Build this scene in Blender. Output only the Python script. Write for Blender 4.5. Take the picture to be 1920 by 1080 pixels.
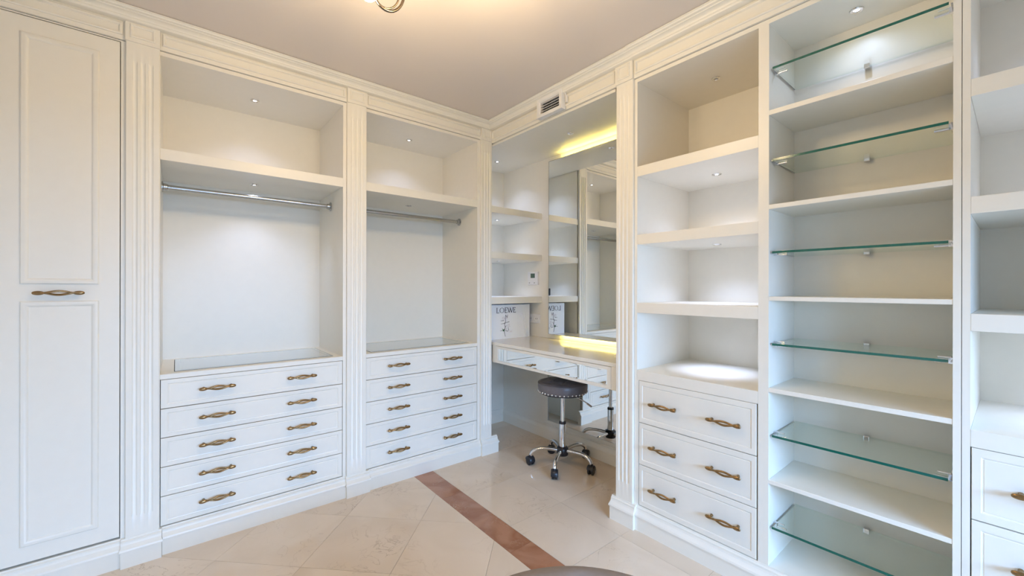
import bpy, bmesh, math, random
from mathutils import Vector, Matrix

random.seed(7)
for o in list(bpy.data.objects):
    bpy.data.objects.remove(o, do_unlink=True)
S = bpy.context.scene
C = S.collection
PI = math.pi

# ------------------------------------------------------------------ camera
F_PX = 771.0
YAW, ROLL = math.radians(39.2), math.radians(0.1)
fw = Vector((math.sin(YAW), math.cos(YAW), 0))
r0 = Vector((math.cos(YAW), -math.sin(YAW), 0))
u0 = Vector((0, 0, 1))
rt = r0 * math.cos(ROLL) + u0 * math.sin(ROLL)
up = u0 * math.cos(ROLL) - r0 * math.sin(ROLL)
cam = bpy.data.cameras.new('camera')
cam.sensor_width = 36.0
cam.lens = 36.0 * F_PX / 1920.0
cam.clip_start = 0.02
camo = bpy.data.objects.new('camera', cam)
C.objects.link(camo)
camo.matrix_world = Matrix(((rt.x, up.x, -fw.x, 0), (rt.y, up.y, -fw.y, 0), (rt.z, up.z, -fw.z, 1.2), (0, 0, 0, 1)))
S.camera = camo

# ------------------------------------------------------------------ world, daylight, exposure
w = bpy.data.worlds.new('sky_world')
S.world = w
w.use_nodes = True
w.node_tree.nodes['Background'].inputs[0].default_value = (0.55, 0.72, 1.0, 1)
w.node_tree.nodes['Background'].inputs[1].default_value = 1.2

def area(name, loc, rot, sx, sy, power, col):
    l = bpy.data.lights.new(name, 'AREA')
    l.shape = 'RECTANGLE'; l.size = sx; l.size_y = sy
    l.energy = power; l.color = col
    o = bpy.data.objects.new(name, l); C.objects.link(o)
    o.location = loc; o.rotation_euler = rot
    return o
# sky light through the unseen window behind the photographer, strip placed to favour lower fronts
area('daylight', (0.75, -2.8, 1.50), (PI/2-.12, 0, 0), 3.2, 0.8, 310.0, (0.34, 0.56, 1.0))

S.view_settings.view_transform = 'Standard'
S.view_settings.look = 'None'
S.view_settings.gamma = 1.0
S.view_settings.use_curve_mapping = False
S.view_settings.exposure = 0.74
S.cycles.max_bounces = 8
S.cycles.diffuse_bounces = 6
S.cycles.use_adaptive_sampling = True
S.cycles.adaptive_threshold = 0.06
S.cycles.glossy_bounces = 5
S.cycles.transparent_max_bounces = 12
S.cycles.caustics_reflective = False
S.cycles.caustics_refractive = False

# ------------------------------------------------------------------ materials
def newmat(name):
    m = bpy.data.materials.new(name); m.use_nodes = True
    nt = m.node_tree
    return m, nt, nt.nodes['Principled BSDF']
def pbr(name, col, rough=0.4, metal=0.0, spec=0.5, var=0.0, bump=0.0, scale=40.0, coat=0.0):
    m, nt, b = newmat(name)
    b.inputs['Base Color'].default_value = (*col, 1)
    b.inputs['Roughness'].default_value = rough
    b.inputs['Metallic'].default_value = metal
    b.inputs['Specular IOR Level'].default_value = spec
    b.inputs['Coat Weight'].default_value = coat
    if var or bump:
        tc = nt.nodes.new('ShaderNodeTexCoord')
        n = nt.nodes.new('ShaderNodeTexNoise'); n.inputs['Scale'].default_value = scale; n.inputs['Detail'].default_value = 4
        nt.links.new(tc.outputs['Object'], n.inputs['Vector'])
        if var:
            mx = nt.nodes.new('ShaderNodeMix'); mx.data_type = 'RGBA'
            mx.inputs[6].default_value = (*[c*(1-var) for c in col], 1)
            mx.inputs[7].default_value = (*[min(1, c*(1+var)) for c in col], 1)
            nt.links.new(n.outputs['Fac'], mx.inputs[0]); nt.links.new(mx.outputs[2], b.inputs['Base Color'])
        if bump:
            bp = nt.nodes.new('ShaderNodeBump'); bp.inputs['Strength'].default_value = bump; bp.inputs['Distance'].default_value = 0.002
            nt.links.new(n.outputs['Fac'], bp.inputs['Height']); nt.links.new(bp.outputs['Normal'], b.inputs['Normal'])
    return m
def emit(name, col, strength):
    m, nt, b = newmat(name)
    b.inputs['Base Color'].default_value = (*col, 1)
    b.inputs['Emission Color'].default_value = (*col, 1)
    b.inputs['Emission Strength'].default_value = strength
    return m
M = {}
M['paint'] = pbr('cream_white_lacquer', (0.845, 0.812, 0.73), 0.36, var=0.02, bump=0.02, scale=25)
M['gloss'] = pbr('cream_gloss_lacquer', (0.845, 0.812, 0.73), 0.16, var=0.02, scale=25, coat=0.4)
M['ceiling'] = pbr('taupe_ceiling_paint', (0.74, 0.665, 0.60), 0.75, var=0.015, scale=3)
M['wall'] = pbr('wall_paint', (0.86, 0.83, 0.77), 0.7, var=0.02, scale=6)
M['chrome'] = pbr('chrome', (0.78, 0.78, 0.79), 0.10, 1.0)
M['steel'] = pbr('brushed_steel', (0.50, 0.50, 0.49), 0.24, 1.0)
M['bronze'] = pbr('antique_bronze', (0.31, 0.205, 0.10), 0.28, 1.0, var=0.35, scale=90)
M['black'] = pbr('black_plastic', (0.018, 0.018, 0.022), 0.38)
M['dark'] = pbr('void_shade_and_rim', (0.012, 0.011, 0.010), 0.9)  # near-black: painted shade in gaps and holes, also glass and mirror rims
M['leather'] = pbr('grey_leather', (0.150, 0.132, 0.135), 0.36, var=0.15, bump=0.15, scale=60)
M['velvet'] = pbr('taupe_upholstery', (0.24, 0.205, 0.185), 0.75, var=0.1, bump=0.15, scale=80)
M['mirror'] = pbr('mirror_glass', (0.93, 0.95, 0.935), 0.0, 1.0)
M['white'] = pbr('white_plastic', (0.84, 0.83, 0.82), 0.4)
M['paper'] = pbr('white_card', (0.88, 0.89, 0.92), 0.5, var=0.01)
M['ink'] = pbr('printed_ink', (0.035, 0.03, 0.035), 0.6)
M['green'] = pbr('printed_green', (0.03, 0.14, 0.06), 0.6)
M['pink'] = pbr('printed_petal', (0.55, 0.46, 0.50), 0.6)
M['lcd'] = pbr('lcd_screen', (0.10, 0.16, 0.13), 0.2)
M['led'] = emit('led_lens_lit', (0.82, 0.86, 1.0), 22.0)
M['ledoff'] = pbr('led_lens_unlit', (0.45, 0.44, 0.42), 0.25)
M['strip'] = emit('yellow_led_strip', (1.0, 0.83, 0.22), 19.0)
M['lampmetal'] = pbr('champagne_lamp_metal', (0.20, 0.16, 0.12), 0.16, 1.0)
M['bulb'] = emit('warm_lamp_glass', (1.0, 0.76, 0.48), 9.0)

def glassmat():
    m, nt, b = newmat('clear_float_glass')
    out = nt.nodes['Material Output']
    nt.nodes.remove(b)
    tr = nt.nodes.new('ShaderNodeBsdfTransparent'); tr.inputs[0].default_value = (0.945, 0.972, 0.955, 1)
    gl = nt.nodes.new('ShaderNodeBsdfGlossy'); gl.inputs['Roughness'].default_value = 0.0; gl.inputs[0].default_value = (0.95, 1, 0.98, 1)
    lw = nt.nodes.new('ShaderNodeLayerWeight'); lw.inputs[0].default_value = 0.5
    pw = nt.nodes.new('ShaderNodeMath'); pw.operation = 'POWER'; pw.inputs[1].default_value = 4.0
    nt.links.new(lw.outputs['Facing'], pw.inputs[0])
    fr = nt.nodes.new('ShaderNodeMath'); fr.operation = 'MULTIPLY_ADD'; fr.inputs[1].default_value = 0.9; fr.inputs[2].default_value = 0.045
    nt.links.new(pw.outputs[0], fr.inputs[0])
    mx = nt.nodes.new('ShaderNodeMixShader')
    nt.links.new(fr.outputs[0], mx.inputs[0]); nt.links.new(tr.outputs[0], mx.inputs[1]); nt.links.new(gl.outputs[0], mx.inputs[2])
    nt.links.new(mx.outputs[0], out.inputs[0])
    return m
M['glass'] = glassmat()
M['glassedge'] = pbr('green_glass_edge', (0.006, 0.115, 0.082), 0.12, coat=0.5)
M['pane'] = M['glass']

def tintglass():
    # glass lid over a shallow display drawer: half reflection, half pale grey tray
    m, nt, b = newmat('display_glass_top')
    b.inputs['Base Color'].default_value = (0.40, 0.48, 0.50, 1)
    b.inputs['Roughness'].default_value = 0.03
    b.inputs['Specular IOR Level'].default_value = 0.9
    b.inputs['Coat Weight'].default_value = 1.0
    b.inputs['Coat Roughness'].default_value = 0.0
    return m
M['displayglass'] = tintglass()

def marble(name, base, vein, dark, rough, vs=2.2):
    m, nt, b = newmat(name)
    tc = nt.nodes.new('ShaderNodeTexCoord')
    oi = nt.nodes.new('ShaderNodeObjectInfo')
    ad = nt.nodes.new('ShaderNodeVectorMath'); ad.operation = 'SCALE'
    cmb = nt.nodes.new('ShaderNodeCombineXYZ')
    mul = nt.nodes.new('ShaderNodeMath'); mul.operation = 'MULTIPLY'; mul.inputs[1].default_value = 37.0
    nt.links.new(oi.outputs['Random'], mul.inputs[0])
    nt.links.new(mul.outputs[0], cmb.inputs[0]); nt.links.new(mul.outputs[0], cmb.inputs[2])
    va = nt.nodes.new('ShaderNodeVectorMath'); va.operation = 'ADD'
    nt.links.new(tc.outputs['Object'], va.inputs[0]); nt.links.new(cmb.outputs[0], va.inputs[1])
    n1 = nt.nodes.new('ShaderNodeTexNoise'); n1.inputs['Scale'].default_value = vs; n1.inputs['Detail'].default_value = 7; n1.inputs['Distortion'].default_value = 1.2
    nt.links.new(va.outputs[0], n1.inputs['Vector'])
    n2 = nt.nodes.new('ShaderNodeTexNoise'); n2.inputs['Scale'].default_value = vs*2.3; n2.inputs['Detail'].default_value = 9; n2.inputs['Distortion'].default_value = 2.2
    nt.links.new(va.outputs[0], n2.inputs['Vector'])
    cr = nt.nodes.new('ShaderNodeValToRGB')
    cr.color_ramp.elements[0].position = 0.32; cr.color_ramp.elements[0].color = (*dark, 1)
    cr.color_ramp.elements[1].position = 0.62; cr.color_ramp.elements[1].color = (*base, 1)
    nt.links.new(n1.outputs['Fac'], cr.inputs[0])
    # thin veins: narrow band of the second noise
    vr = nt.nodes.new('ShaderNodeValToRGB')
    e = vr.color_ramp.elements
    e[0].position = 0.485; e[0].color = (0, 0, 0, 1)
    e[1].position = 0.515; e[1].color = (0, 0, 0, 1)
    k = e.new(0.5); k.color = (1, 1, 1, 1)
    nt.links.new(n2.outputs['Fac'], vr.inputs[0])
    n3 = nt.nodes.new('ShaderNodeTexNoise'); n3.inputs['Scale'].default_value = vs*1.4; n3.inputs['Detail'].default_value = 2
    nt.links.new(va.outputs[0], n3.inputs['Vector'])
    mr = nt.nodes.new('ShaderNodeMapRange'); mr.inputs[1].default_value = 0.5; mr.inputs[2].default_value = 0.72; mr.inputs[3].default_value = 0.0; mr.inputs[4].default_value = 0.75
    nt.links.new(n3.outputs['Fac'], mr.inputs[0])
    mm = nt.nodes.new('ShaderNodeMath'); mm.operation = 'MULTIPLY'
    nt.links.new(vr.outputs[0], mm.inputs[0]); nt.links.new(mr.outputs[0], mm.inputs[1])
    mx = nt.nodes.new('ShaderNodeMix'); mx.data_type = 'RGBA'; mx.inputs[7].default_value = (*vein, 1)
    nt.links.new(mm.outputs[0], mx.inputs[0]); nt.links.new(cr.outputs[0], mx.inputs[6])
    # small tone shift from piece to piece
    hv = nt.nodes.new('ShaderNodeHueSaturation')
    m2 = nt.nodes.new('ShaderNodeMapRange'); m2.inputs[3].default_value = 0.965; m2.inputs[4].default_value = 1.02
    nt.links.new(oi.outputs['Random'], m2.inputs[0]); nt.links.new(m2.outputs[0], hv.inputs['Value'])
    nt.links.new(mx.outputs[2], hv.inputs['Color']); nt.links.new(hv.outputs[0], b.inputs['Base Color'])
    b.inputs['Roughness'].default_value = rough
    b.inputs['Specular IOR Level'].default_value = 0.45
    return m
M['marble'] = marble('cream_marble', (0.76, 0.645, 0.52), (0.46, 0.35, 0.25), (0.70, 0.58, 0.45), 0.12)
M['redmarble'] = marble('red_brown_marble', (0.45, 0.235, 0.145), (0.66, 0.50, 0.40), (0.30, 0.125, 0.06), 0.14, 5.0)
M['grout'] = pbr('tile_grout', (0.55, 0.46, 0.35), 0.8)

# ------------------------------------------------------------------ mesh helpers
IDT = lambda a, b, c: (a, b, c)
YF, XF = 2.437, 1.789          # face planes of the two fitted runs
TL = lambda s, d, z: (s, YF + d, z)      # run along x; d goes into the wall
TR = lambda s, d, z: (XF + d, s, z)      # run along y

class MB:
    def __init__(self, T=IDT):
        self.v = []; self.f = []; self.T = T
    def add(self, vs, fs):
        n = len(self.v)
        self.v += [self.T(*p) for p in vs]
        self.f += [tuple(i+n for i in f) for f in fs]
        return self
    def box(self, a0, a1, b0, b1, c0, c1):
        vs = [(a0,b0,c0),(a1,b0,c0),(a1,b1,c0),(a0,b1,c0),(a0,b0,c1),(a1,b0,c1),(a1,b1,c1),(a0,b1,c1)]
        return self.add(vs, [(0,3,2,1),(4,5,6,7),(0,1,5,4),(1,2,6,5),(2,3,7,6),(3,0,4,7)])
    def rings(self, R, cap0=True, cap1=True, closed=False):
        # R: list of rings (equal length point lists); skins between them
        n = len(R[0]); vs = [p for r in R for p in r]; fs = []
        m = len(R)
        for i in range(m if closed else m-1):
            j = (i+1) % m
            for k in range(n):
                l = (k+1) % n
                fs.append((i*n+k, i*n+l, j*n+l, j*n+k))
        if not closed:
            if cap0: fs.append(tuple(reversed(range(n))))
            if cap1: fs.append(tuple((m-1)*n+k for k in range(n)))
        return self.add(vs, fs)
    def tube(self, pts, r, seg=10, closed=False, cap=True):
        P = [Vector(p) for p in pts]; R = []
        rad = r if isinstance(r, (list, tuple)) else [r]*len(P)
        N = len(P); prev = None
        for i in range(N):
            if closed: t = P[(i+1) % N] - P[i-1]
            else: t = P[min(i+1, N-1)] - P[max(i-1, 0)]
            t.normalize()
            if prev is None:
                a = Vector((0,0,1)) if abs(t.z) < .9 else Vector((1,0,0))
                u = t.cross(a).normalized()
            else:
                u = (prev - t*prev.dot(t)).normalized()
            prev = u; v = t.cross(u)
            R.append([tuple(P[i] + (u*math.cos(2*PI*k/seg) + v*math.sin(2*PI*k/seg))*rad[i]) for k in range(seg)])
        return self.rings(R, cap, cap, closed)
    def lathe(self, prof, c=(0,0,0), seg=24, axis='z', cap=True):
        R = []
        for r, h in prof:
            ring = []
            for k in range(seg):
                a = 2*PI*k/seg; x, y = r*math.cos(a), r*math.sin(a)
                p = {'z': (x, y, h), 'x': (h, x, y), 'y': (y, h, x)}[axis]
                ring.append((p[0]+c[0], p[1]+c[1], p[2]+c[2]))
            R.append(ring)
        return self.rings(R, cap, cap)
    def panel(self, s0, s1, z0, z1, dback, prof):
        # concentric rectangular relief; prof = [(inset_s, inset_z, d), ...] from the rim inwards
        R = [[(s0, dback, z0), (s1, dback, z0), (s1, dback, z1), (s0, dback, z1)]]
        for a, b, d in prof:
            R.append([(s0+a, d, z0+b), (s1-a, d, z0+b), (s1-a, d, z1-b), (s0+a, d, z1-b)])
        return self.rings(R)
    def frame(self, s0, s1, z0, z1, prof):
        # open rectangular moulding; closed cross-section prof = [(inset, d), ...]
        R = []
        for a, d in prof:
            R.append([(s0+a, d, z0+a), (s1-a, d, z0+a), (s1-a, d, z1-a), (s0+a, d, z1-a)])
        return self.rings(R, closed=True)
    def sweep(self, prof, sa, sb):
        # prof: closed [(p, z)], p = projection out of the wall; sa/sb: end positions (value or function of p)
        fa = sa if callable(sa) else (lambda p: sa)
        fb = sb if callable(sb) else (lambda p: sb)
        return self.rings([[(fa(p), -p, z) for p, z in prof], [(fb(p), -p, z) for p, z in prof]])

def link(o, parent=None):
    C.objects.link(o)
    if parent is not None: o.parent = parent
    return o
def wloc(o):
    p = Vector((0,0,0))
    while o is not None:
        p += o.location; o = o.parent
    return p
def mesh(name, mb, mat, smooth=False):
    me = bpy.data.meshes.new(name)
    me.from_pydata(mb.v, [], mb.f)
    bm = bmesh.new(); bm.from_mesh(me)
    bmesh.ops.recalc_face_normals(bm, faces=bm.faces)
    bm.to_mesh(me); bm.free()
    me.materials.append(M[mat] if isinstance(mat, str) else mat)
    if smooth:
        for p in me.polygons: p.use_smooth = True
        me.set_sharp_from_angle(angle=math.radians(smooth if smooth is not True else 40))
    return me
def obj(name, mb, mat, parent=None, smooth=False, bevel=0.0, seg=1, origin=None):
    """mesh in world coordinates; origin moved to its parent's base (or `origin`)"""
    off = wloc(parent) if parent is not None else Vector(origin or (0,0,0))
    mb.v = [(x-off.x, y-off.y, z-off.z) for x, y, z in mb.v]
    o = bpy.data.objects.new(name, mesh(name, mb, mat, smooth))
    if parent is None: o.location = off
    if bevel:
        b = o.modifiers.new('edge', 'BEVEL'); b.width = bevel; b.segments = seg; b.limit_method = 'ANGLE'; b.angle_limit = math.radians(50)
    return link(o, parent)
def inst(name, me, loc, parent, rotz=0.0):
    o = bpy.data.objects.new(name, me)
    off = wloc(parent) if parent is not None else Vector((0,0,0))
    o.location = Vector(loc) - off; o.rotation_euler = (0, 0, rotz)
    return link(o, parent)
def thing(name, label, cat, loc=(0,0,0), group=None):
    o = bpy.data.objects.new(name, None); o.empty_display_size = 0.05
    C.objects.link(o); o.location = loc
    o['label'] = label; o['category'] = cat
    if group: o['group'] = group
    return o
def tag(o, label, cat, group=None):
    o['label'] = label; o['category'] = cat
    if group: o['group'] = group
    return o
def struct(o, label=None):
    o['kind'] = 'structure'
    if label: o['label'] = label
    return o

CEIL = 2.386
BACK_Y, BACK_X = 2.955, 2.30     # inner faces behind the two runs
XL, YB = -1.35, -1.45            # plain walls beside and behind the photographer

# ------------------------------------------------------------------ room shell
fl = struct(obj('floor', MB().box(XL-.1, 2.45, YB-.4, 3.1, -.10, -.012), 'grout'), 'cream marble tile floor with a red-brown marble band')
ST0, ST1 = 1.172, 1.303
def clip(poly, f):
    out = []
    for i in range(len(poly)):
        a, b = poly[i], poly[(i+1) % len(poly)]
        fa, fb = f(a), f(b)
        if fa >= 0: out.append(a)
        if (fa >= 0) != (fb >= 0):
            t = fa/(fa-fb); out.append((a[0]+(b[0]-a[0])*t, a[1]+(b[1]-a[1])*t))
    return out
def tile(name, poly, mat):
    if len(poly) < 3: return
    cx = sum(p[0] for p in poly)/len(poly); cy = sum(p[1] for p in poly)/len(poly)
    ar = abs(sum(poly[i][0]*poly[(i+1) % len(poly)][1]-poly[(i+1) % len(poly)][0]*poly[i][1] for i in range(len(poly))))/2
    if ar < 0.0008: return
    top = [(p[0]-cx, p[1]-cy, 0.0) for p in poly]; bot = [(p[0]-cx, p[1]-cy, -.012) for p in poly]
    mb = MB(); mb.rings([bot, top])
    o = bpy.data.objects.new(name, mesh(name, mb, mat)); o.location = (cx, cy, 0)
    link(o, fl)
G = 0.0006
def clipall(poly, x0, x1, y0, y1):
    for f in (lambda p: p[0]-x0, lambda p: x1-p[0], lambda p: p[1]-y0, lambda p: y1-p[1]):
        poly = clip(poly, f)
        if len(poly) < 3: return []
    return poly
TS = 0.40
# straight-laid tiles between the band and the right-hand cabinets
xs = [ST1+G, 1.667, 2.067, 2.34]
ys = [1.61 + (k-11)*TS for k in range(0, 16)]
for i in range(len(xs)-1):
    for j in range(len(ys)-1):
        p = [(xs[i]+G, ys[j]+G), (xs[i+1]-G, ys[j]+G), (xs[i+1]-G, ys[j+1]-G), (xs[i]+G, ys[j+1]-G)]
        tile('tile', clipall(p, ST1+G, 2.34, YB-.3, 3.05), 'marble')
# band
yb = [2.96, 2.06, 1.449, 0.84, 0.23, -.38, -.99, -1.6, -2.21, -2.6]
for j in range(len(yb)-1):
    tile('border_tile', [(ST0+G, yb[j+1]+G), (ST1-G, yb[j+1]+G), (ST1-G, yb[j]-G), (ST0+G, yb[j]-G)], 'redmarble')
# diagonal field
q = math.sqrt(.5)
for a in range(-16, 18):
    for b in range(-18, 18):
        u_0, v_0 = 2.92*q + a*TS, 0.12 + b*TS
        P = []
        for du, dv in ((G, G), (TS-G, G), (TS-G, TS-G), (G, TS-G)):
            uu, vv = u_0+du, v_0+dv
            P.append(((uu+vv)*q, (uu-vv)*q))
        P = clipall(P, XL-.05, ST0-G, YB-.3, 3.0)
        if P: tile('tile', P, 'marble')

struct(obj('ceiling', MB().box(XL-.1, 2.45, YB-.15, 3.1, CEIL, CEIL+.08), 'ceiling'), 'plain taupe painted ceiling')
struct(obj('wall_far', MB().box(XL-.1, 2.45, BACK_Y+.03, 3.1, 0, CEIL), 'wall'))
struct(obj('wall_right', MB().box(BACK_X+.02, 2.45, YB, BACK_Y+.03, 0, CEIL), 'wall'))
struct(obj('wall_left', MB().box(XL-.1, XL, YB, BACK_Y+.03, 0, CEIL), 'wall'))
wb = MB()
WX0, WX1, WZ = -.30, 1.62, 1.38  # unseen opening, head kept low and set right to steer the daylight
WXM = (WX0+WX1)/2
wb.box(XL, WX0, YB-.12, YB, 0, CEIL); wb.box(WX1, BACK_X+.02, YB-.12, YB, 0, CEIL); wb.box(WX0, WX1, YB-.12, YB, WZ, CEIL)
struct(obj('wall_back', wb, 'wall'))
struct(obj('wall_far_return', MB().box(XL, -.6690, 2.438, BACK_Y+.03, 0, CEIL), 'wall'))
wd = MB()
for x0, x1 in ((WX0, WX0+.05), (WXM-.025, WXM+.025), (WX1-.05, WX1)): wd.box(x0, x1, YB-.09, YB-.04, .0, WZ)
wd.box(WX0+.05, WXM-.025, YB-.09, YB-.04, WZ-.05, WZ); wd.box(WXM+.025, WX1-.05, YB-.09, YB-.04, WZ-.05, WZ)
wd.box(WX0+.05, WXM-.025, YB-.09, YB-.04, 0, .08); wd.box(WXM+.025, WX1-.05, YB-.09, YB-.04, 0, .08)
win = struct(obj('window_1', wd, 'white'))
for x0, x1 in ((WX0+.05, WXM-.025), (WXM+.025, WX1-.05)):
    obj('pane', MB().box(x0, x1, YB-.068, YB-.062, .08, WZ-.05), 'pane', win)

# ------------------------------------------------------------------ mouldings shared by both runs
CROWN = [(-.02, CEIL-.002), (.088, CEIL-.002), (.088, CEIL-.006), (.083, CEIL-.008), (.080, CEIL-.013), (.069, CEIL-.015), (.067, CEIL-.018)]
for k in range(7):
    a = PI/2*k/6
    CROWN.append((.067-.021*math.sin(a)*1.0, CEIL-.018-.013*(1-math.cos(a))))
CROWN += [(.043, CEIL-.033), (.043, CEIL-.036), (.040, CEIL-.041), (.034, CEIL-.043), (-.02, CEIL-.043)]
BASE = [(-.0003, .118), (.001, .118), (.002, .112), (.009, .108), (.009, .101), (.012, .094), (.018, .086), (.024, .080), (.026, .074), (.026, .069), (.021, .0665), (.021, 0), (-.0003, 0)]
def bsweep(T, sa, sb, extra=0.0, la=False, lb=False):
    prof = [((p + extra if p > 0 else p), z) for p, z in BASE]
    mb = MB(T)
    fa = (lambda p: sa - max(0, p-extra-.021) ) if la else sa
    fb = (lambda p: sb + max(0, p-extra-.021) ) if lb else sb
    mb.sweep(prof, fa, fb)
    return mb
def frieze(T, s0, s1, fl_z, parent, p=.010):
    top = CEIL-.043
    mb = MB(T); mb.box(s0, s1, -p, .02, fl_z+.0024, top)
    f = obj('frieze_board', mb, 'paint', parent)
    m = MB(T).frame(s0+.008, s1-.008, fl_z+.020, top-.008, [(0, -p), (.0005, -p-.007), (.004, -p-.0095), (.009, -p-.0085), (.012, -p-.002), (.014, -p+.004), (.002, -p+.004)])
    obj('panel_moulding', m, 'paint', f)
    return f

# bronze twisted pull: two strands winding between oval ends
def make_handle():
    L = .146; mb = MB()
    for k in range(2):
        pts = []; rad = []
        for i in range(25):
            t = i/24; x = (t-.5)*(L-.034); env = math.sin(PI*t)
            ang = PI*k + 1.35*PI*(t-.5)
            r = .0015 + .0060*env
            pts.append((x, -.0245 + r*math.sin(ang)*.8 - .002*env, r*math.cos(ang)))
            rad.append(.0029 + .0016*env)
        mb.tube(pts, rad, 8)
    for sgn in (-1, 1):
        R = []
        n = 10
        for i in range(n+1):
            a = PI*i/n; x = sgn*(L/2-.017) - math.cos(a)*.0165*sgn
            rr = max(.0006, math.sin(a)**.8)
            R.append([(x, -.0235 + .0062*rr*math.cos(2*PI*k/12), .0082*rr*math.sin(2*PI*k/12)) for k in range(12)])
        mb.rings(R)
        mb.tube([(sgn*(L/2-.019), -.020, 0), (sgn*(L/2-.019), -.010, 0), (sgn*(L/2-.019), .0005, 0)], [.0042, .0040, .0065], 10)
    return mesh('handle', mb, 'bronze', 50)
HANDLE = make_handle()

# recessed spotlight: bright ring and lens, shared mesh
def ring_mesh():
    mb = MB()
    mb.lathe([(.0088, -.001), (.0110, -.0046), (.0190, -.0042), (.0215, -.0016), (.0215, 0.0), (.0088, 0.0), (.0088, -.001)], seg=24, cap=False)
    return mesh('ring', mb, 'chrome', 40)
def lens_mesh(mat):
    mb = MB(); mb.lathe([(.0092, -.0006), (.0080, -.0020), (.0045, -.0028), (.0005, -.0030)], seg=20)
    return mesh('lens', mb, mat, 40)
RING, LENS_ON, LENS_OFF = ring_mesh(), lens_mesh('led'), lens_mesh('ledoff')
def spot(x, y, z, label, lit=True, power=1.6, angle=118):
    t = thing('recessed_spotlight', label, 'spotlight', (x, y, z), 'recessed cabinet spotlights')
    inst('ring', RING, (x, y, z), t)
    inst('lens', LENS_ON if lit else LENS_OFF, (x, y, z), t)
    if lit:
        l = bpy.data.lights.new('spotlight_light', 'SPOT')
        l.energy = power*1.5; l.color = (0.54, 0.66, 1.0); l.spot_size = math.radians(angle); l.spot_blend = .7; l.shadow_soft_size = .012
        o = bpy.data.objects.new('spotlight_light', l); o.location = (0, 0, -.006); link(o, t)
    return t

# ------------------------------------------------------------------ cabinet units
def drawer(T, parent, s0, s1, z0, z1, ms, mz, handles, rotz, hz=None):
    mb = MB(T)
    mb.panel(s0, s1, z0, z1, .018, [(0, 0, .0012), (.0012, .0012, 0), (ms, mz, 0), (ms+.0015, mz+.0015, .0022), (ms+.005, mz+.005, .0032), (ms+.0065, mz+.0065, .0020)])
    d = obj('drawer', mb, 'paint', parent)
    box = MB(T).box(s0+.012, s1-.012, .018, .40, z0+.012, z1-.018)
    obj('drawer_box', box, 'paint', d)
    for h in handles:
        inst('handle', HANDLE, T(h, 0, hz if hz else (z0+z1)/2), d, rotz)
    return d
def base_unit(T, t, s0, s1, side0, side1, depth, ot, fl_z, left=True):
    """sides, back, top rail, base of an open fitted bay"""
    obj('side_panel', MB(T).box(side0, s0, 0.0, depth+.018, .118, fl_z), 'paint', t)
    obj('side_panel', MB(T).box(s1, side1, 0.0, depth+.018, .118, fl_z), 'paint', t)
    obj('back_panel', MB(T).box(s0, s1, depth, depth+.018, .118, fl_z), 'paint', t)
    obj('top_panel', MB(T).box(s0, s1, 0.0, depth, ot, fl_z), 'paint', t)
    obj('bottom_panel', MB(T).box(s0, s1, 0.0, depth, .100, .118), 'paint', t)

DL = BACK_Y-YF-.02
def left_bay(label, s0, s1, side0, side1, fr0, fr1, b0, b1, hs):
    t = thing('open_wardrobe', label, 'wardrobe', ((s0+s1)/2, YF+.2, 0), 'open wardrobe bays of the long run')
    base_unit(TL, t, s0, s1, side0, side1, DL, 2.245, 2.263)
    obj('shelf', MB(TL).box(s0, s1, 0, DL, 1.777, 1.828), 'paint', t, bevel=.0012)
    zc = .806
    obj('counter', MB(TL).box(s0, s1, 0, DL, .783, zc), 'paint', t, bevel=.0012)
    g0, g1, gd0, gd1 = s0+.052, s1-.040, .055, DL-.045
    gt = obj('glass_top', MB(TL).box(g0, g1, gd0, gd1, zc, zc+.0016), 'displayglass', t)
    obj('glass_bevel', MB(lambda s, z, d: TL(s, d, z)).frame(g0, g1, gd0, gd1, [(-.0025, zc), (-.0025, zc+.0010), (0, zc+.0010), (0, zc)]), 'dark', gt)
    obj('glass_bevel', MB(lambda s, z, d: TL(s, d, z)).frame(g0+.02, g1-.02, gd0+.02, gd1-.02, [(0, zc+.0016), (.0005, zc+.0021), (.0025, zc+.0021), (.003, zc+.0016)]), 'displayglass', gt)
    zs = [.782, .6495, .5175, .3855, .2535, .120]
    for i in range(5):
        drawer(TL, t, s0+.0025, s1-.0025, zs[i+1]+.0022, zs[i]-.0012, .023, .018, hs, 0, (zs[i]+zs[i+1])/2+.006)
    obj('recess_shade_sheet', MB(TL).box(s0, s1, .41, .42, .12, .783), 'dark', t)  # near-black sheet painting the shade behind the drawer gaps
    obj('base_moulding', bsweep(TL, b0, b1), 'paint', t, smooth=12)
    frieze(TL, fr0, fr1, 2.263, t)
    return t
left_bay('wide open wardrobe bay with hanging rail, next to the tall closed door', -.058, .738, -.073, .756, -.058, .755, -.049, .751, (.154, .5235))
left_bay('open wardrobe bay with hanging rail, beside the dressing table corner', .869, 1.667, .851, 1.69, .869, 1.689, .884, 1.686, (1.071, 1.4575))

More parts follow.
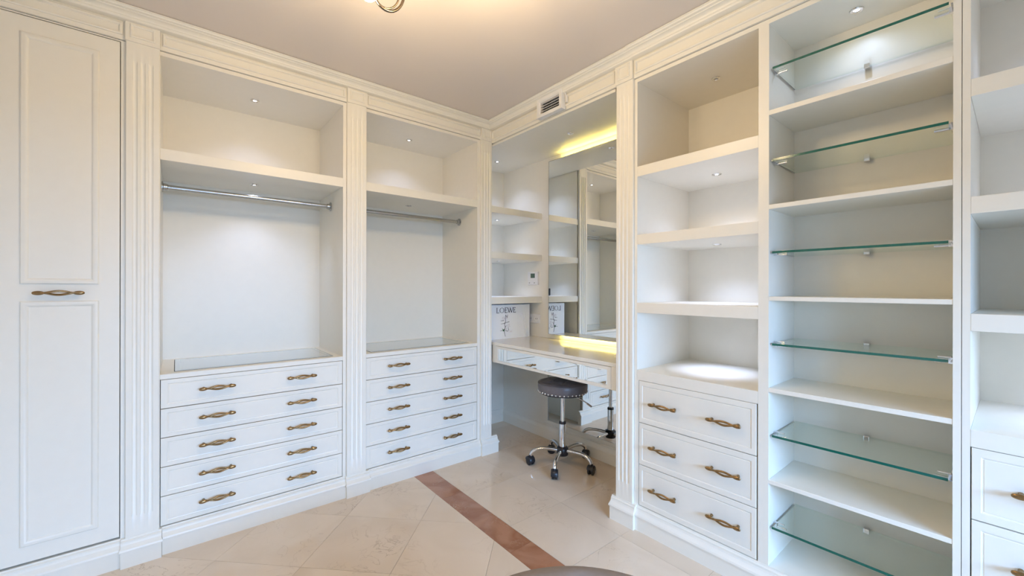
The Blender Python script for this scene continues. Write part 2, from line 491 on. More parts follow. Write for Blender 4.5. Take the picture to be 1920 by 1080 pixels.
# tall wardrobe with one panelled door
t = thing('tall_wardrobe', 'tall closed wardrobe with one panelled door at the left edge', 'wardrobe', (-.36, YF+.2, 0))
obj('side_panel', MB(TL).box(-.553, -.535, 0, DL, .118, 2.263), 'paint', t)
obj('side_panel', MB(TL).box(-.187, -.172, 0, DL, .118, 2.263), 'paint', t)
obj('back_panel', MB(TL).box(-.535, -.187, DL-.018, DL, .118, 2.263), 'paint', t)
obj('top_panel', MB(TL).box(-.535, -.187, 0, DL-.018, 2.2585, 2.263), 'paint', t)
obj('bottom_panel', MB(TL).box(-.535, -.187, 0, DL-.018, .100, .118), 'paint', t)
obj('door_gap_shade', MB(TL).box(-.535, -.187, .05, .06, .118, 2.2585), 'dark', t)  # near-black sheet behind the door, so its gaps read as shade
d = obj('door', MB(TL).panel(-.532, -.190, .126, 2.2555, .020, [(0, 0, .0015), (.0015, .0015, 0)]), 'paint', t)
for z0, z1 in ((1.212, 2.193), (.190, 1.145)):
    obj('panel_moulding', MB(TL).frame(-.4705, -.2525, z0, z1, [(0, .001), (.0005, -.004), (.004, -.0075), (.010, -.0085), (.016, -.0065), (.020, -.003), (.0225, -.0005), (.0235, .001)]), 'paint', d, smooth=30)
    obj('door_panel', MB(TL).panel(-.447, -.276, z0+.0235, z1-.0235, .006, [(0, 0, -.0002), (.004, .004, .0002)]), 'paint', d)
inst('handle', HANDLE, TL(-.364, 0, 1.177), d)
obj('base_moulding', bsweep(TL, -.545, -.184), 'paint', t, smooth=12)
frieze(TL, -.551, -.1725, 2.263, t)

# right run
DR = BACK_X-XF
def right_bay(label, s0, s1, side0, side1, fr0, fr1, b0, b1, hs, fill):
    t = thing('open_bookcase', label, 'bookcase', (XF+.2, (s0+s1)/2, 0), 'open shelf and drawer bays of the right run')
    base_unit(TR, t, s0, s1, side0, side1, DR, 2.233, 2.251)
    for zt, zb in ((1.8095, 1.7590), (1.4675, 1.4180), (1.1275, 1.0770)):
        obj('shelf', MB(TR).box(s0, s1, 0, DR, zb, zt), 'paint', t, bevel=.0012)
    obj('counter', MB(TR).box(s0, s1, 0, DR, .741, .791), 'paint', t, bevel=.0012)
    zs = [.7405, .5305, .3225, .118]
    for i in range(3):
        drawer(TR, t, s0+.006, s1-fill-.0025, zs[i+1]+.0022, zs[i]-.0012, .018, .023, hs, -PI/2, (zs[i]+zs[i+1])/2+.002)
    if fill: obj('stile', MB(TR).box(s1-fill, s1, 0, .02, .118, .741), 'paint', t)
    obj('recess_shade_sheet', MB(TR).box(s0, s1, .41, .42, .118, .741), 'dark', t)  # dark sheet standing in for shade behind these drawers
    obj('base_moulding', bsweep(TR, b0, b1), 'paint', t, smooth=12)
    frieze(TR, fr0, fr1, 2.251, t)
    return t
right_bay('open shelf bay with three drawers between glass shelves and dressing table', .647, 1.201, .6285, 1.216, .1012, 1.215, .6285, 1.199, (1.0535, .7745), .009)
right_bay('open shelf bay with drawers at the far right edge', -.470, .084, -.488, .1005, -.488, .1005, -.475, .1005, (.0095-.0730, .0095-.352), 0.0)

# glass shelf unit
s0, s1 = .1190, .6100
D2 = 2.080-XF
t = thing('display_shelving', 'white display shelving alternating glass and painted shelves', 'shelving', (XF+.15, .3645, 0))
base_unit(TR, t, s0, s1, .1020, .6285, D2, 2.233, 2.251)
for zt, zb in ((1.8945, 1.8760), (1.5265, 1.5090), (1.1685, 1.1525), (.8125, .7955), (.4545, .4385)):
    obj('shelf', MB(TR).box(s0, s1, .001, D2, zb, zt), 'paint', t, bevel=.001)
for zg in (2.060, 1.701, 1.341, .982, .624, .266):
    g = obj('glass_shelf', MB(TR).box(s0+.010, s1-.008, .013, D2-.008, zg-.004, zg+.004), 'glass', t)
    obj('glass_edge', MB(TR).box(s0+.010, s1-.008, .0115, .0130, zg-.0042, zg+.0042), 'glassedge', g)
    obj('glass_edge', MB(TR).box(s0+.010, s1-.008, D2-.008, D2-.0070, zg-.004, zg+.004), 'glass', g)
    for e, sg in ((s0+.0005, 1), (s1-.0005, -1)):
        mb = MB(TR)
        mb.lathe([(.0075, -.004), (.0075, .004)], seg=12) if False else None
        mb.box(*sorted((e, e+sg*.012)), .050, .064, zg-.012, zg+.006)
        mb.tube([(e+sg*.006, .057, zg-.008), (e+sg*.044, .057, zg-.008)], .0042, 10)
        mb.tube([(e+sg*.006, .057, zg+.0068), (e+sg*.036, .057, zg+.0068)], .0026, 8)
        obj('shelf_clip', mb, 'chrome', g, smooth=40)
        rl = MB(TR).tube([(e+sg*.0035, .016, zg-.0015), (e+sg*.0035, D2-.012, zg-.0015)], .0024, 8)
        obj('shelf_rail', rl, 'steel', g, smooth=40)
    mb = MB(TR).box((s0+s1)/2-.009, (s0+s1)/2+.009, D2-.022, D2-.0005, zg-.010, zg+.008)
    obj('shelf_clip', mb, 'chrome', g, bevel=.002, seg=2)
obj('base_moulding', bsweep(TR, .1005, .6285), 'paint', t, smooth=12)

# crown mouldings (they mitre in the corner)
P0 = 1.209
struct(obj('trim_1', MB(TL).sweep(CROWN, XL+.001, lambda p: XF-p), 'paint', smooth=25), 'moulded crown along the long wardrobe run')
struct(obj('trim_2', MB(TR).sweep(CROWN, lambda p: YF-p, P0), 'paint', smooth=25), 'moulded crown above the dressing table')
C2 = [((p+.004 if p > 0 else p), z) for p, z in CROWN]
struct(obj('trim_3', MB(TR).sweep(C2, P0, -.62), 'paint', smooth=25), 'moulded crown above the right shelves')

# pilasters
def pilaster(T, label, s0, s1, b0, b1, fl_z, la=True, lb=True, z_block=.020):
    c = (s0+s1)/2; p = T(c, 0, 0)
    t = thing('fluted_pilaster', label, 'pilaster', (p[0], p[1], 0), 'fluted pilasters of the fitted wardrobes')
    dp, zf0, zf1 = -.015, .205, 2.185
    sh = MB(T)
    def prof(fl):
        pts = [(s0, -.0005), (s0, dp+.002), (s0+.002, dp)]
        pit = .0262; hw = .0085
        for k in (-1, 0, 1):
            f = c + k*pit*(s1-s0)/.112
            pts.append((f-hw, dp))
            for i in range(1, 6):
                a = PI*i/6
                pts.append((f-hw*math.cos(a), dp + (.0062*math.sin(a) if fl else 0)))
            pts.append((f+hw, dp))
        return pts + [(s1-.002, dp), (s1, dp+.002), (s1, -.0005)]
    lev = [(.118, 0), (zf0, 0), (zf0+.010, 1), (zf1-.010, 1), (zf1, 0), (fl_z, 0)]
    sh.rings([[(s, d_, z) for s, d_ in prof(q_)] for z, q_ in lev])
    obj('shaft', sh, 'paint', t, smooth=35)
    obj('plinth_block', bsweep(T, b0, b1, .016, la, lb), 'paint', t, smooth=12)
    top = CEIL-.043
    bl = obj('frieze_block', MB(T).box(s0-.001, s1+.001, -.024, -.0005, fl_z, top), 'paint', t)
    obj('panel_moulding', MB(T).frame(s0+.014, s1-.014, fl_z+.016, top-.006, [(0, -.022), (.001, -.0285), (.005, -.030), (.010, -.027), (.012, -.022)]), 'paint', bl)
    return t
pilaster(TL, 'fluted white pilaster left of the tall wardrobe door', -.668, -.553, -.680, -.541, 2.263)
pilaster(TL, 'fluted white pilaster between tall door and wide wardrobe bay', -.171, -.0595, -.184, -.050, 2.263)
pilaster(TL, 'fluted white pilaster between the two hanging-rail bays', .7565, .8675, .750, .884, 2.263)
pilaster(TL, 'fluted white pilaster in the corner left of the dressing table', 1.6905, 1.785, 1.687, 1.832, 2.263)
pilaster(TR, 'fluted white pilaster right of the dressing table', 1.2165, 1.318, 1.198, 1.340, 2.251)
pilaster(TR, 'fluted white pilaster at the end of the right run', -.600, -.490, -.612, -.476, 2.251)

# ------------------------------------------------------------------ dressing table alcove
nk = thing('alcove_shelving', 'white corner alcove shelving beside the wall mirror', 'shelving', (2.04, 2.69, 0))
obj('end_panel', MB().box(1.767, 1.785, YF+.013, BACK_Y-.003, 0, 2.251), 'paint', nk)
obj('back_panel', MB().box(1.785, BACK_X, BACK_Y-.015, BACK_Y+.003, 0, 2.251), 'paint', nk)
obj('wall_panel', MB().box(BACK_X, BACK_X+.018, 1.322, BACK_Y-.015, 0, 2.251), 'paint', nk)
obj('side_panel', MB().box(XF+.014, BACK_X, 1.3185, 1.336, .0, 2.240), 'paint', nk)
obj('soffit', MB().box(XF+.002, BACK_X, 1.336, BACK_Y-.015, 2.236, 2.251), 'paint', nk)
for zt, zb in ((1.806, 1.757), (1.4675, 1.4185), (1.131, 1.081)):
    obj('shelf', MB().box(1.785, BACK_X, YF, BACK_Y-.015, zb, zt), 'paint', nk, bevel=.0012)
frieze(TR, 1.3195, 2.418, 2.251, nk)
NB = [((p*.8 if p > 0 else p), z) for p, z in BASE]
mb = MB(lambda s, d, z: (BACK_X+d, s, z)); mb.sweep(NB, 1.337, lambda p: BACK_Y-.015-p)
obj('base_moulding', mb, 'paint', nk, smooth=12)
mb = MB(lambda s, d, z: (s, BACK_Y-.015+d, z)); mb.sweep(NB, 1.786, lambda p: BACK_X-p)
obj('base_moulding', mb, 'paint', nk, smooth=12)
# slim backing panel that carries both mirrors
obj('mirror_backing', MB().box(BACK_X-.012, BACK_X-.0005, 1.337, 2.418, .125, .655), 'paint', nk, bevel=.002)
obj('mirror_backing', MB().box(BACK_X-.008, BACK_X-.0005, 1.337, 2.418, .803, 2.2355), 'paint', nk, bevel=.002)

# desk
dk = thing('dressing_table', 'built-in white dressing table with mirrored drawer front', 'table', (2.04, 1.88, .655))
DX, ZT, ZB = 1.800, .802, .656
obj('table_top', MB().box(DX, BACK_X-.001, 1.337, BACK_Y-.016, ZT-.022, ZT), 'gloss', dk, bevel=.0015)
obj('apron_end', MB().box(DX, DX+.018, 2.398, 2.436, ZB, ZT-.022), 'paint', dk)
obj('apron_end', MB().box(DX, DX+.018, 1.337, 1.366, ZB, ZT-.022), 'paint', dk)
obj('underside', MB().box(DX+.018, BACK_X-.013, 1.337, BACK_Y-.016, ZB, ZB+.016), 'paint', dk)
TD = lambda s, d, z: (DX+d, s, z)
dr = obj('drawer', MB(TD).panel(1.3685, 2.3955, ZB+.001, ZT-.0245, .018, [(0, 0, .001), (.001, .001, 0), (.026, .016, 0), (.027, .017, .003)]), 'paint', dk)
obj('mirror_panel', MB(TD).panel(1.3965, 2.3675, ZB+.0195, ZT-.0415, .0045, [(0, 0, .0022), (.006, .006, .0014)]), 'mirror', dr)

# mirrors
MX = 2.262
m1 = thing('wall_mirror', 'tall wall mirror above the dressing table, backlit yellow', 'mirror', (MX, 1.84, .84))
obj('mirror_glass', MB().box(MX, MX+.006, 1.338, 2.318, .8415, 2.190), 'mirror', m1)
fr = MB(lambda s, d, z: (d, s, z)).frame(1.3375, 2.3195, .8400, 2.1915, [(0, MX-.0004), (0, MX+.0066), (.0016, MX+.0066), (.0016, MX-.0004)])
obj('mirror_edge', fr, 'dark', m1)
obj('mounting_frame', MB().box(MX+.007, BACK_X-.009, 1.40, 2.25, .90, 2.12), 'paint', m1)
obj('led_strip', MB().box(MX+.009, MX+.017, 1.345, 2.200, 2.184, 2.190), 'strip', m1)
obj('led_strip', MB().box(MX+.009, MX+.017, 1.345, 2.200, .8420, .848), 'strip', m1)
m2 = thing('low_mirror', 'low wall mirror below the dressing table behind the stool', 'mirror', (BACK_X-.014, 1.84, .15))
obj('mirror_glass', MB().box(BACK_X-.0145, BACK_X-.0125, 1.340, 2.347, .150, .654), 'mirror', m2)
obj('mirror_edge', MB(lambda s, d, z: (d, s, z)).frame(1.3385, 2.352, .146, .6545, [(0, BACK_X-.0185), (0, BACK_X-.0123), (.006, BACK_X-.0123), (.006, BACK_X-.0185)]), 'paint', m2)

# ------------------------------------------------------------------ spotlights
spot(.338, 2.690, 2.245, 'lit spotlight in the top of the wide wardrobe bay')
spot(.336, 2.700, 1.777, 'lit spotlight under the shelf above the longer hanging rail', power=2.2)
spot(1.272, 2.715, 2.245, 'lit spotlight in the top of the bay beside the alcove')
spot(1.262, 2.700, 1.777, 'unlit spotlight under the shelf above the shorter hanging rail', False)
spot(2.035, 2.690, 2.236, 'lit spotlight over the uppermost alcove shelf', power=2.4)
spot(2.035, 2.690, 1.757, 'lit spotlight under the uppermost alcove shelf', power=2.2)
spot(2.020, 2.650, 1.4185, 'lit spotlight under the middle alcove shelf', power=2.0)
spot(2.042, 1.886, 2.236, 'unlit spotlight in the soffit before the wall mirror', False)
spot(2.055, .935, 2.233, 'unlit spotlight at the top of the shelf bay right of the dressing table', False)
spot(2.048, .927, 1.759, 'lit spotlight under the uppermost shelf of the bay right of the dressing table', power=2.6)
spot(2.060, .932, 1.418, 'lit spotlight under the second shelf of the bay right of the dressing table', power=2.6)
spot(2.060, .932, 1.077, 'lit spotlight above the counter with three drawers', power=2.6, angle=88)
spot(1.951, .375, 2.233, 'lit spotlight at the top of the glass display shelving', power=1.1, angle=150)
for z, lab, lit in ((2.233, 'lit spotlight at the top of the far right shelf bay', True), (1.759, 'lit spotlight under the uppermost shelf of the far right bay', True),
               (1.418, 'unlit spotlight under the second shelf of the far right bay', False), (1.077, 'lit spotlight above the far right counter', True)):
    spot(2.055, -.19, z, lab, lit, power=2.2)

# ------------------------------------------------------------------ hanging rails
def rail(label, x0, x1):
    t = thing('hanging_rail', label, 'clothes rail', ((x0+x1)/2, 2.68, 1.70), 'chrome hanging rails')
    mb = MB().tube([(x0+.004, 2.68, 1.700), (x1-.004, 2.68, 1.700)], .0125, 16)
    obj('rod', mb, 'steel', t, smooth=40)
    for x, sg in ((x0, 1), (x1, -1)):
        fl_ = MB().lathe([(.027, x), (.027, x+sg*.004), (.018, x+sg*.007), (.0165, x+sg*.022), (.0128, x+sg*.024)], (0, 2.68, 1.700), 20, 'x')
        obj('flange', fl_, 'steel', t, smooth=40)
rail('longer chrome hanging rail in the wide wardrobe bay', -.0578, .7378)
rail('chrome hanging rail in the bay beside the corner pilaster', .8692, 1.6668)

# ------------------------------------------------------------------ air vent on the frieze
v = thing('air_vent', 'white slatted air vent on the frieze above the mirror', 'vent', (XF-.02, 1.785, 2.25))
y0, y1, z0, z1 = 1.676, 1.888, 2.2515, 2.369
TV = lambda s, d, z: (d, s, z)
xf = XF-.054
obj('vent_frame', MB(TV).frame(y0, y1, z0, z1, [(0, XF-.019), (0, xf+.002), (.002, xf), (.020, xf+.001), (.026, xf+.010), (.027, XF-.019)]), 'white', v)
obj('vent_shade_plate', MB().box(XF-.0205, XF-.0185, y0+.02, y1-.02, z0+.02, z1-.02), 'dark', v)  # dark plate in place of a duct, shade painted between the slats
for k in range(4):
    zc = z0+.036+k*.0155
    sl = MB(); sl.rings([[(xf+.008, yy, zc-.0012), (xf+.008, yy, zc+.0012), (xf+.026, yy, zc+.0060), (xf+.026, yy, zc+.0036)] for yy in (y0+.026, y1-.026)])
    obj('slat', sl, 'white', v)
lv = MB().box(XF-.030, XF-.018, y0-.018, y0-.010, z0+.035, z0+.075)
lv.tube([(XF-.028, y0-.014, z0+.075), (XF-.036, y0-.014, z0+.085), (XF-.030, y0-.014, z0+.095)], .0025, 8)
obj('lever', lv, 'white', v)

# ------------------------------------------------------------------ thermostat, socket
t = thing('thermostat', 'white wall thermostat with small grey screen in the alcove', 'thermostat', (BACK_X, 2.53, 1.228))
TW = lambda s, d, z: (BACK_X-.0002-d, s, z)
obj('body', MB(TW).panel(2.468, 2.590, 1.228, 1.334, 0, [(0, 0, .016), (.003, .003, .019)]), 'white', t)
obj('screen', MB(TW).box(2.500, 2.552, .0188, .0196, 1.283, 1.320), 'lcd', t)
for sy, sz in ((2.566, 1.262), (2.536, 1.258), (2.506, 1.258), (2.566, 1.243), (2.506, 1.243)):
    obj('button', MB(TW).box(sy-.006, sy+.006, .0188, .0200, sz-.003, sz+.003), 'steel' if sz < 1.25 else 'white', t)
t = thing('wall_socket', 'white double wall socket beside the white card bag', 'socket', (BACK_X, 2.515, .913))
obj('cover_plate', MB(TW).panel(2.455, 2.602, .911, .986, 0, [(0, 0, .006), (.003, .003, .009)]), 'white', t)
for yy in (2.491, 2.566):
    so = MB(TW); so.lathe([(.024, .009), (.024, .0115), (.020, .0115), (.019, .0095)], (0, 0, 0), 24, 'y')
    so.v = [(p[0], p[1]+yy, p[2]+.9485) for p in so.v]
    s_ = obj('socket_well', so, 'white', t, smooth=40)
    for dy in (-.0095, .0095):
        obj('pin_hole_shade', MB(TW).box(yy+dy-.0028, yy+dy+.0028, .0096, .0100, .9457, .9513), 'dark', s_)  # solid dark blocks, the shade of the holes put into colour

# ------------------------------------------------------------------ white card bag with print
BX0, BX1, BY0, BY1, BZ = 1.862, 2.250, 2.530, 2.625, ZT
t = thing('shopping_bag', 'white LOEWE paper bag with flower print on the dressing table', 'bag', ((BX0+BX1)/2, (BY0+BY1)/2, BZ))
hB = .266
mb = MB()
mb.rings([[(BX0, BY0, BZ+.0005), (BX1, BY0, BZ+.0005), (BX1, BY1, BZ+.0005), (BX0, BY1, BZ+.0005)],
          [(BX0, BY0, BZ+hB), (BX1, BY0, BZ+hB), (BX1, BY1, BZ+hB), (BX0, BY1, BZ+hB)],
          [(BX0+.002, BY0+.002, BZ+hB), (BX1-.002, BY0+.002, BZ+hB), (BX1-.002, BY1-.002, BZ+hB), (BX0+.002, BY1-.002, BZ+hB)],
          [(BX0+.002, BY0+.002, BZ+.004), (BX1-.002, BY0+.002, BZ+.004), (BX1-.002, BY1-.002, BZ+.004), (BX0+.002, BY1-.002, BZ+.004)]])
bag = obj('bag_body', mb, 'paper', t)
# lettering: strokes as thin raised slabs on the front face
def stroke(mb, p, q, w0, w1=None):
    w1 = w1 or w0
    a, b = Vector(p), Vector(q); n = Vector((-(b-a).y, (b-a).x)).normalized()
    pts = [a+n*w0/2, b+n*w1/2, b-n*w1/2, a-n*w0/2]
    mb.rings([[(x_, BY0-.0002, z_) for x_, z_ in pts], [(x_, BY0-.0010, z_) for x_, z_ in pts]])
def ell(mb, cx, cz, rx, rz, wx, wz, seg=28):
    R0 = [(cx+rx*math.cos(2*PI*k/seg), cz+rz*math.sin(2*PI*k/seg)) for k in range(seg)]
    R1 = [(cx+(rx-wx)*math.cos(2*PI*k/seg), cz+(rz-wz)*math.sin(2*PI*k/seg)) for k in range(seg)]
    mb.rings([[(x_, BY0-.0002, z_) for x_, z_ in R0], [(x_, BY0-.0010, z_) for x_, z_ in R0], [(x_, BY0-.0010, z_) for x_, z_ in R1], [(x_, BY0-.0002, z_) for x_, z_ in R1]], closed=True)
lx0, lz, lh, lw = 1.909, 1.006, .039, .194
adv = [0.0, .165, .415, .575, .86]
TK, TN = .0056, .0034
for ch, a in zip('LOEWE', adv):
    mb = MB(); x = lx0 + a*lw
    if ch in 'LE':
        stroke(mb, (x+.005, lz), (x+.005, lz+lh), TK)
        stroke(mb, (x, lz), (x+.010, lz), TN*.7); stroke(mb, (x, lz+lh), (x+.010, lz+lh), TN*.7)
        stroke(mb, (x+.005, lz), (x+.0245, lz), TN); stroke(mb, (x+.0245, lz-.001), (x+.026, lz+.007), TN, TN*.6)
        if ch == 'E':
            stroke(mb, (x+.005, lz+lh), (x+.0225, lz+lh), TN); stroke(mb, (x+.0225, lz+lh), (x+.0230, lz+lh-.006), TN, TN*.6)
            stroke(mb, (x+.005, lz+lh*.53), (x+.0185, lz+lh*.53), TN); stroke(mb, (x+.0185, lz+lh*.53-.003), (x+.0185, lz+lh*.53+.003), TN*.7)
    elif ch == 'O':
        ell(mb, x+.0215, lz+lh/2, .0215, lh/2+.001, .0046, .0020)
    else:
        stroke(mb, (x, lz+lh), (x+.014, lz), TK); stroke(mb, (x+.014, lz), (x+.026, lz+lh*.92), TN)
        stroke(mb, (x+.024, lz+lh), (x+.038, lz), TK); stroke(mb, (x+.038, lz), (x+.051, lz+lh), TN)
        for sx in (0, .024, .051): stroke(mb, (x+sx-.004, lz+lh), (x+sx+.004, lz+lh), TN*.7)
    obj('letter', mb, 'ink', bag)
# flower sprig print
fx, fz = 1.990, .990
sp = MB()
stem = [(fx+.012, fz), (fx+.004, fz-.03), (fx+.010, fz-.05), (fx-.002, fz-.07), (fx+.004, fz-.10), (fx-.006, fz-.125), (fx+.006, fz-.170)]
for a, b in zip(stem, stem[1:]): stroke(sp, a, b, .0038, .0030)
for a, b in (((fx+.01, fz-.002), (fx+.024, fz-.022)), ((fx+.03, fz+.0), (fx+.026, fz-.018)), ((fx-.040, fz-.046), (fx-.008, fz-.044)), ((fx-.036, fz-.070), (fx+.006, fz-.066)), ((fx, fz-.064), (fx+.046, fz-.056)),
             ((fx-.044, fz-.124), (fx-.010, fz-.120)), ((fx+.002, fz-.124), (fx+.034, fz-.130)), ((fx+.034, fz-.10), (fx+.040, fz-.124)), ((fx+.016, fz-.084), (fx+.006, fz-.098))):
    stroke(sp, a, b, .0018, .0040)
obj('print_stem', sp, 'ink', bag)
lf = MB()
for a, b in (((fx-.024, fz-.108), (fx-.004, fz-.128)), ((fx-.018, fz-.128), (fx-.002, fz-.112))): stroke(lf, a, b, .003, .009)
obj('print_leaf', lf, 'green', bag)
for cx, cz, r_ in ((fx-.014, fz-.026, .014), (fx+.020, fz-.024, .011), (fx+.040, fz-.086, .016), (fx+.012, fz-.112, .010)):
    pe = MB()
    for k in range(5):
        a = 2*PI*k/5 + cx*40
        stroke(pe, (cx+.2*r_*math.cos(a), cz+.2*r_*math.sin(a)), (cx+r_*math.cos(a), cz+r_*math.sin(a)), .0012, .0032)
    obj('print_flower', pe, 'pink', bag)
ls = MB()
for k in range(5): stroke(ls, (fx+.052+k*.005, fz-.128), (fx+.053+k*.005, fz-.140), .0012)
obj('print_caption', ls, 'pink', bag)
rp = MB().tube([(2.165, BY0-.002, BZ+.20), (2.172, BY0-.007, BZ+.14), (2.190, BY0-.008, BZ+.07), (2.205, BY0-.009, BZ+.012), (2.222, BY0-.012, BZ+.006), (2.214, BY0-.010, BZ+.05), (2.196, BY0-.008, BZ+.12), (2.188, BY0-.002, BZ+.20)], .0032, 8)
obj('bag_handle', rp, 'paper', t, smooth=60)

b_ = obj('small_box', MB().box(1.876, 1.966, 2.690, 2.760, 1.1312, 1.197), 'black', bevel=.003, seg=2, origin=(1.92, 2.72, 1.1312))
tag(b_, 'small black box on the lowest alcove shelf, seen in the mirror', 'box')

# ------------------------------------------------------------------ swivel stool
SX, SY = 2.025, 1.939
t = thing('swivel_stool', 'grey tufted leather swivel stool on chrome casters under the dressing table', 'stool', (SX, SY, 0))
R_ = .166
st = MB(); NR, NA = 14, 64
rings_ = []
def ztop(r, a):
    x, y = r*math.cos(a), r*math.sin(a)
    base = .566 + .020*(1-(r/R_)**2)
    # grid tufting: grooves plus buttons
    u, v_ = (x*math.cos(.35)+y*math.sin(.35))/.072, (-x*math.sin(.35)+y*math.cos(.35))/.072
    g = min(abs(u-round(u-.5)-.5), 0.5), min(abs(v_-round(v_-.5)-.5), 0.5)
    groove = .0075*(math.exp(-(g[0]/.10)**2) + math.exp(-(g[1]/.10)**2))
    fade = max(0, 1-(r/(R_*.98))**6)
    return base - groove*fade
prof_side = [(.150, .500), (.160, .503), (.1655, .512), (.167, .530), (.167, .548), (.1645, .560), (.160, .566)]
rings_ = [[(SX+r*math.cos(2*PI*k/NA), SY+r*math.sin(2*PI*k/NA), z) for k in range(NA)] for r, z in prof_side]
for i in range(1, NR):
    r = .160*(1-i/NR)
    rings_.append([(SX+r*math.cos(2*PI*k/NA), SY+r*math.sin(2*PI*k/NA), ztop(r, 2*PI*k/NA)) for k in range(NA)])
st.rings(rings_)
seat = obj('seat', st, 'leather', t, smooth=70)
pp = MB().tube([(SX+.1655*math.cos(2*PI*k/48), SY+.1655*math.sin(2*PI*k/48), .561) for k in range(48)], .0032, 6, closed=True)
obj('piping', pp, 'leather', seat, smooth=60)
nm = MB().lathe([(.0062, 0), (.0054, .0026), (.0028, .0042), (.0003, .0047)], seg=8)
nail = mesh('nail_head', nm, 'chrome', 60)
for k in range(38):
    a = 2*PI*k/38
    o = bpy.data.objects.new('nail_head', nail); o.location = (.1640*math.cos(a), .1640*math.sin(a), .5095)
    o.rotation_euler = (0, PI/2, a); link(o, seat)
obj('seat_plate', MB().lathe([(.150, .494), (.150, .5005)], (SX, SY, 0), 32), 'black', t)
obj('gas_rod', MB().lathe([(.0135, .285), (.0135, .495)], (SX, SY, 0), 20), 'chrome', t, smooth=40)
obj('gas_sleeve', MB().lathe([(.0225, .115), (.0225, .288), (.0215, .291)], (SX, SY, 0), 24), 'chrome', t, smooth=40)
obj('sleeve_collar', MB().lathe([(.0235, .284), (.0240, .290), (.0225, .298), (.014, .2985)], (SX, SY, 0), 24), 'black', t, smooth=40)
hb = MB().lathe([(.024, .070), (.036, .073), (.040, .085), (.041, .105), (.038, .122), (.030, .130), (.0226, .131)], (SX, SY, 0), 24)
hub = obj('hub', hb, 'black', t, smooth=50)
def wheel_set(cx, cy, ang):
    pass
for k in range(5):
    a = math.radians(-5.5 + 72*k)
    ca, sa = math.cos(a), math.sin(a)
    prof_ = [(.030, .105), (.08, .112), (.13, .113), (.165, .108), (.190, .098), (.207, .082), (.214, .066)]
    # smooth the bend
    pts = []
    for i in range(len(prof_)-1):
        for j in range(4):
            tt = j/4; p0 = prof_[max(i-1, 0)]; p1 = prof_[i]; p2 = prof_[i+1]; p3 = prof_[min(i+2, len(prof_)-1)]
            f = lambda n: .5*((2*p1[n]) + (-p0[n]+p2[n])*tt + (2*p0[n]-5*p1[n]+4*p2[n]-p3[n])*tt*tt + (-p0[n]+3*p1[n]-3*p2[n]+p3[n])*tt**3)
            pts.append((f(0), f(1)))
    pts.append(prof_[-1])
    lg = MB().tube([(SX+r*ca, SY+r*sa, z) for r, z in pts], .0122, 12)
    leg = obj('leg', lg, 'chrome', t, smooth=50)
    cx, cy = SX+.216*ca, SY+.216*sa
    ax = a + (.5, 1.2, 2.2, .2, 1.7)[k]       # swivel direction of this caster
    ux, uy = math.cos(ax), math.sin(ax)
    cb = MB()
    cb.tube([(cx, cy, .070), (cx, cy, .050)], .0115, 12)
    for sg in (-1, 1):
        # rounded hood over the twin wheels
        pass
    hood = []
    for wv in (-.0225, -.019, .019, .0225):
        rr = .0300 if abs(wv) < .021 else .0265
        hood.append([(cx - uy*wv + ux*(rr*math.cos(b)-.004), cy + ux*wv + uy*(rr*math.cos(b)-.004), .0312 + rr*math.sin(b)) for b in [PI*j/10 - .25 for j in range(11)]] + [(cx - uy*wv - .004*ux, cy + ux*wv - .004*uy, .029)])
    cb.rings(hood)
    ca_ = obj('caster', cb, 'black', leg, smooth=50)
    for sg in (-1, 1):
        wl = MB()
        R = []
        for wv, rr in ((.005, .020), (.006, .0285), (.0165, .0285), (.0180, .0265), (.0181, .011)):
            R.append([(cx - uy*wv*sg + ux*(rr*math.cos(2*PI*j/18)-.004), cy + ux*wv*sg + uy*(rr*math.cos(2*PI*j/18)-.004), .0287 + rr*math.sin(2*PI*j/18)) for j in range(18)])
        wl.rings(R)
        o = obj('wheel', wl, 'black', t, smooth=50)
lvp = [(SX+.02, SY-.05, .490), (SX+.035, SY-.085, .478), (SX+.075, SY-.130, .446), (SX+.098, SY-.160, .420)]
obj('lever', MB().tube(lvp, .0042, 8), 'chrome', t, smooth=50)
obj('lever_grip', MB().tube([(SX+.084, SY-.142, .435), (SX+.102, SY-.166, .415)], .0062, 10), 'steel', t, smooth=50)

# ------------------------------------------------------------------ round pouf at the lower edge
PX, PY, PR = .580, .470, .368
t = thing('round_pouf', 'round taupe tufted pouf at the bottom edge of the picture', 'pouf', (PX, PY, 0))
mb = MB(); NA = 96
pr = [(.330, .035), (.350, .040), (.368, .07), (.372, .16), (.373, .30), (.376, .395), (.375, .430), (.368, .455), (.350, .470), (.31, .4785)]
R = [[(PX+r*math.cos(2*PI*k/NA), PY+r*math.sin(2*PI*k/NA), z) for k in range(NA)] for r, z in pr]
BT = [(.0, .0)] + [(.15*math.cos(2*PI*k/6), .15*math.sin(2*PI*k/6)) for k in range(6)] + [(.27*math.cos(2*PI*(k+.5)/12), .27*math.sin(2*PI*(k+.5)/12)) for k in range(12)]
for i in range(1, 14):
    r = .31*(1-i/14.0)
    row = []
    for k in range(NA):
        x, y = r*math.cos(2*PI*k/NA), r*math.sin(2*PI*k/NA)
        dz = sum(.016*math.exp(-((x-a)**2+(y-b)**2)/.0009) for a, b in BT)
        row.append((PX+x, PY+y, .4785 + .004*(1-(r/.31)**2) - dz))
    R.append(row)
mb.rings(R)
cu = obj('cushion', mb, 'velvet', t, smooth=60)
for a, b in BT:
    bt = MB().lathe([(.011, .464), (.0095, .469), (.005, .472), (.0005, .473)], (PX+a, PY+b, 0), 12)
    obj('button', bt, 'velvet', cu, smooth=60)
obj('piping', MB().tube([(PX+.376*math.cos(2*PI*k/72), PY+.376*math.sin(2*PI*k/72), .415) for k in range(72)], .005, 8, closed=True), 'velvet', cu, smooth=60)
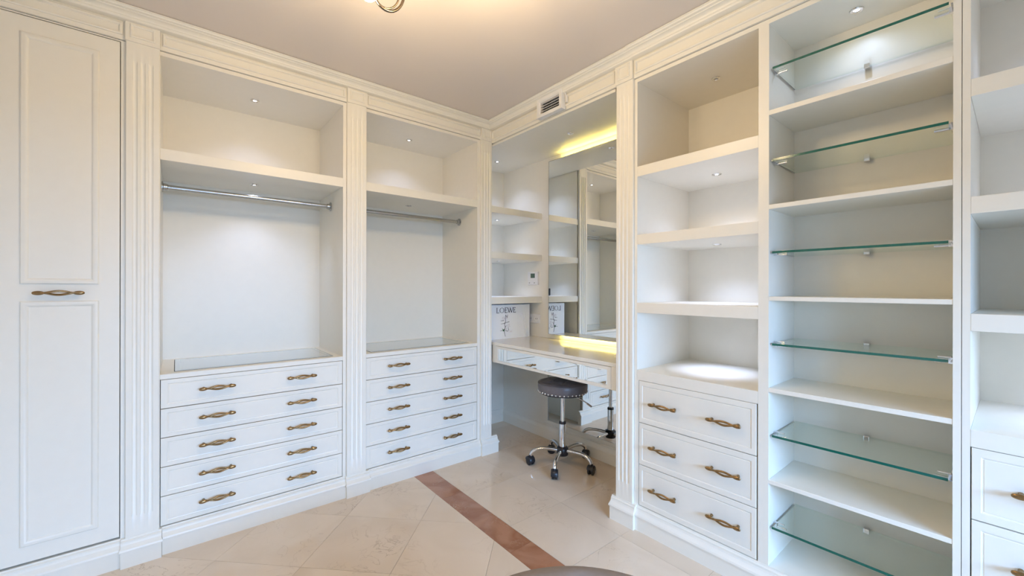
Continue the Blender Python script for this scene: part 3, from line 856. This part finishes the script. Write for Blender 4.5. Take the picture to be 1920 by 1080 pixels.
for k in range(4):
    a = PI/4 + k*PI/2
    obj('foot', MB().lathe([(.018, 0), (.024, .040)], (PX+.24*math.cos(a), PY+.24*math.sin(a), 0), 14), 'black', t, smooth=40)

# ------------------------------------------------------------------ ceiling lamp
LX, LY = .610, 1.185
t = thing('ceiling_lamp', 'chrome ceiling lamp with looped arms and warm glass shades', 'lamp', (LX, LY, CEIL))
obj('ceiling_plate', MB().lathe([(.110, CEIL-.0005), (.110, CEIL-.012), (.098, CEIL-.024), (.030, CEIL-.030), (.022, CEIL-.075), (.0005, CEIL-.080)], (LX, LY, 0), 32), 'lampmetal', t, smooth=40)
for k in range(3):
    a = math.radians((98.0, 218.0, 318.0)[k]); ca, sa = math.cos(a), math.sin(a)
    RR, ZC = .222, CEIL-.128
    arm = None
    for aw, ah, r_, nm_ in ((.062, .064, .0052, 'arm_loop'), (.050, .050, .0034, 'inner_loop')):
        pts = []
        for j in range(36):
            b = 2*PI*j/36
            lat = aw*math.cos(b); wz = ZC + ah*math.sin(b); rr = RR + .022*math.sin(b)*(-1) + (.012 if nm_ == 'inner_loop' else 0)
            pts.append((LX+rr*ca - lat*sa, LY+rr*sa + lat*ca, wz))
        o_ = obj(nm_, MB().tube(pts, r_, 8, closed=True), 'lampmetal', t if arm is None else arm, smooth=50)
        arm = arm or o_
    obj('arm', MB().tube([(LX+.015*ca, LY+.015*sa, CEIL-.055), (LX+.10*ca, LY+.10*sa, CEIL-.040), (LX+.18*ca, LY+.18*sa, CEIL-.042), (LX+.206*ca, LY+.206*sa, CEIL-.066)], .006, 8), 'lampmetal', t, smooth=50)
    a2 = a + .34; c2, s2 = math.cos(a2), math.sin(a2)
    sh = MB().lathe([(.0005, CEIL-.210), (.016, CEIL-.207), (.029, CEIL-.194), (.036, CEIL-.174), (.033, CEIL-.152), (.020, CEIL-.138)], (LX+.230*c2, LY+.230*s2, 0), 20)
    obj('glass_shade', sh, 'bulb', t, smooth=60)
    obj('shade_stem', MB().tube([(LX+.18*ca, LY+.18*sa, CEIL-.042), (LX+.205*c2, LY+.205*s2, CEIL-.060), (LX+.230*c2, LY+.230*s2, CEIL-.085), (LX+.230*c2, LY+.230*s2, CEIL-.140)], .005, 8), 'lampmetal', t, smooth=50)
    l = bpy.data.lights.new('lamp_light', 'POINT'); l.energy = 4.6; l.color = (1.0, .74, .42); l.shadow_soft_size = .045
    o = bpy.data.objects.new('lamp_light', l); o.location = (.230*c2, .230*s2, -.262); link(o, t)
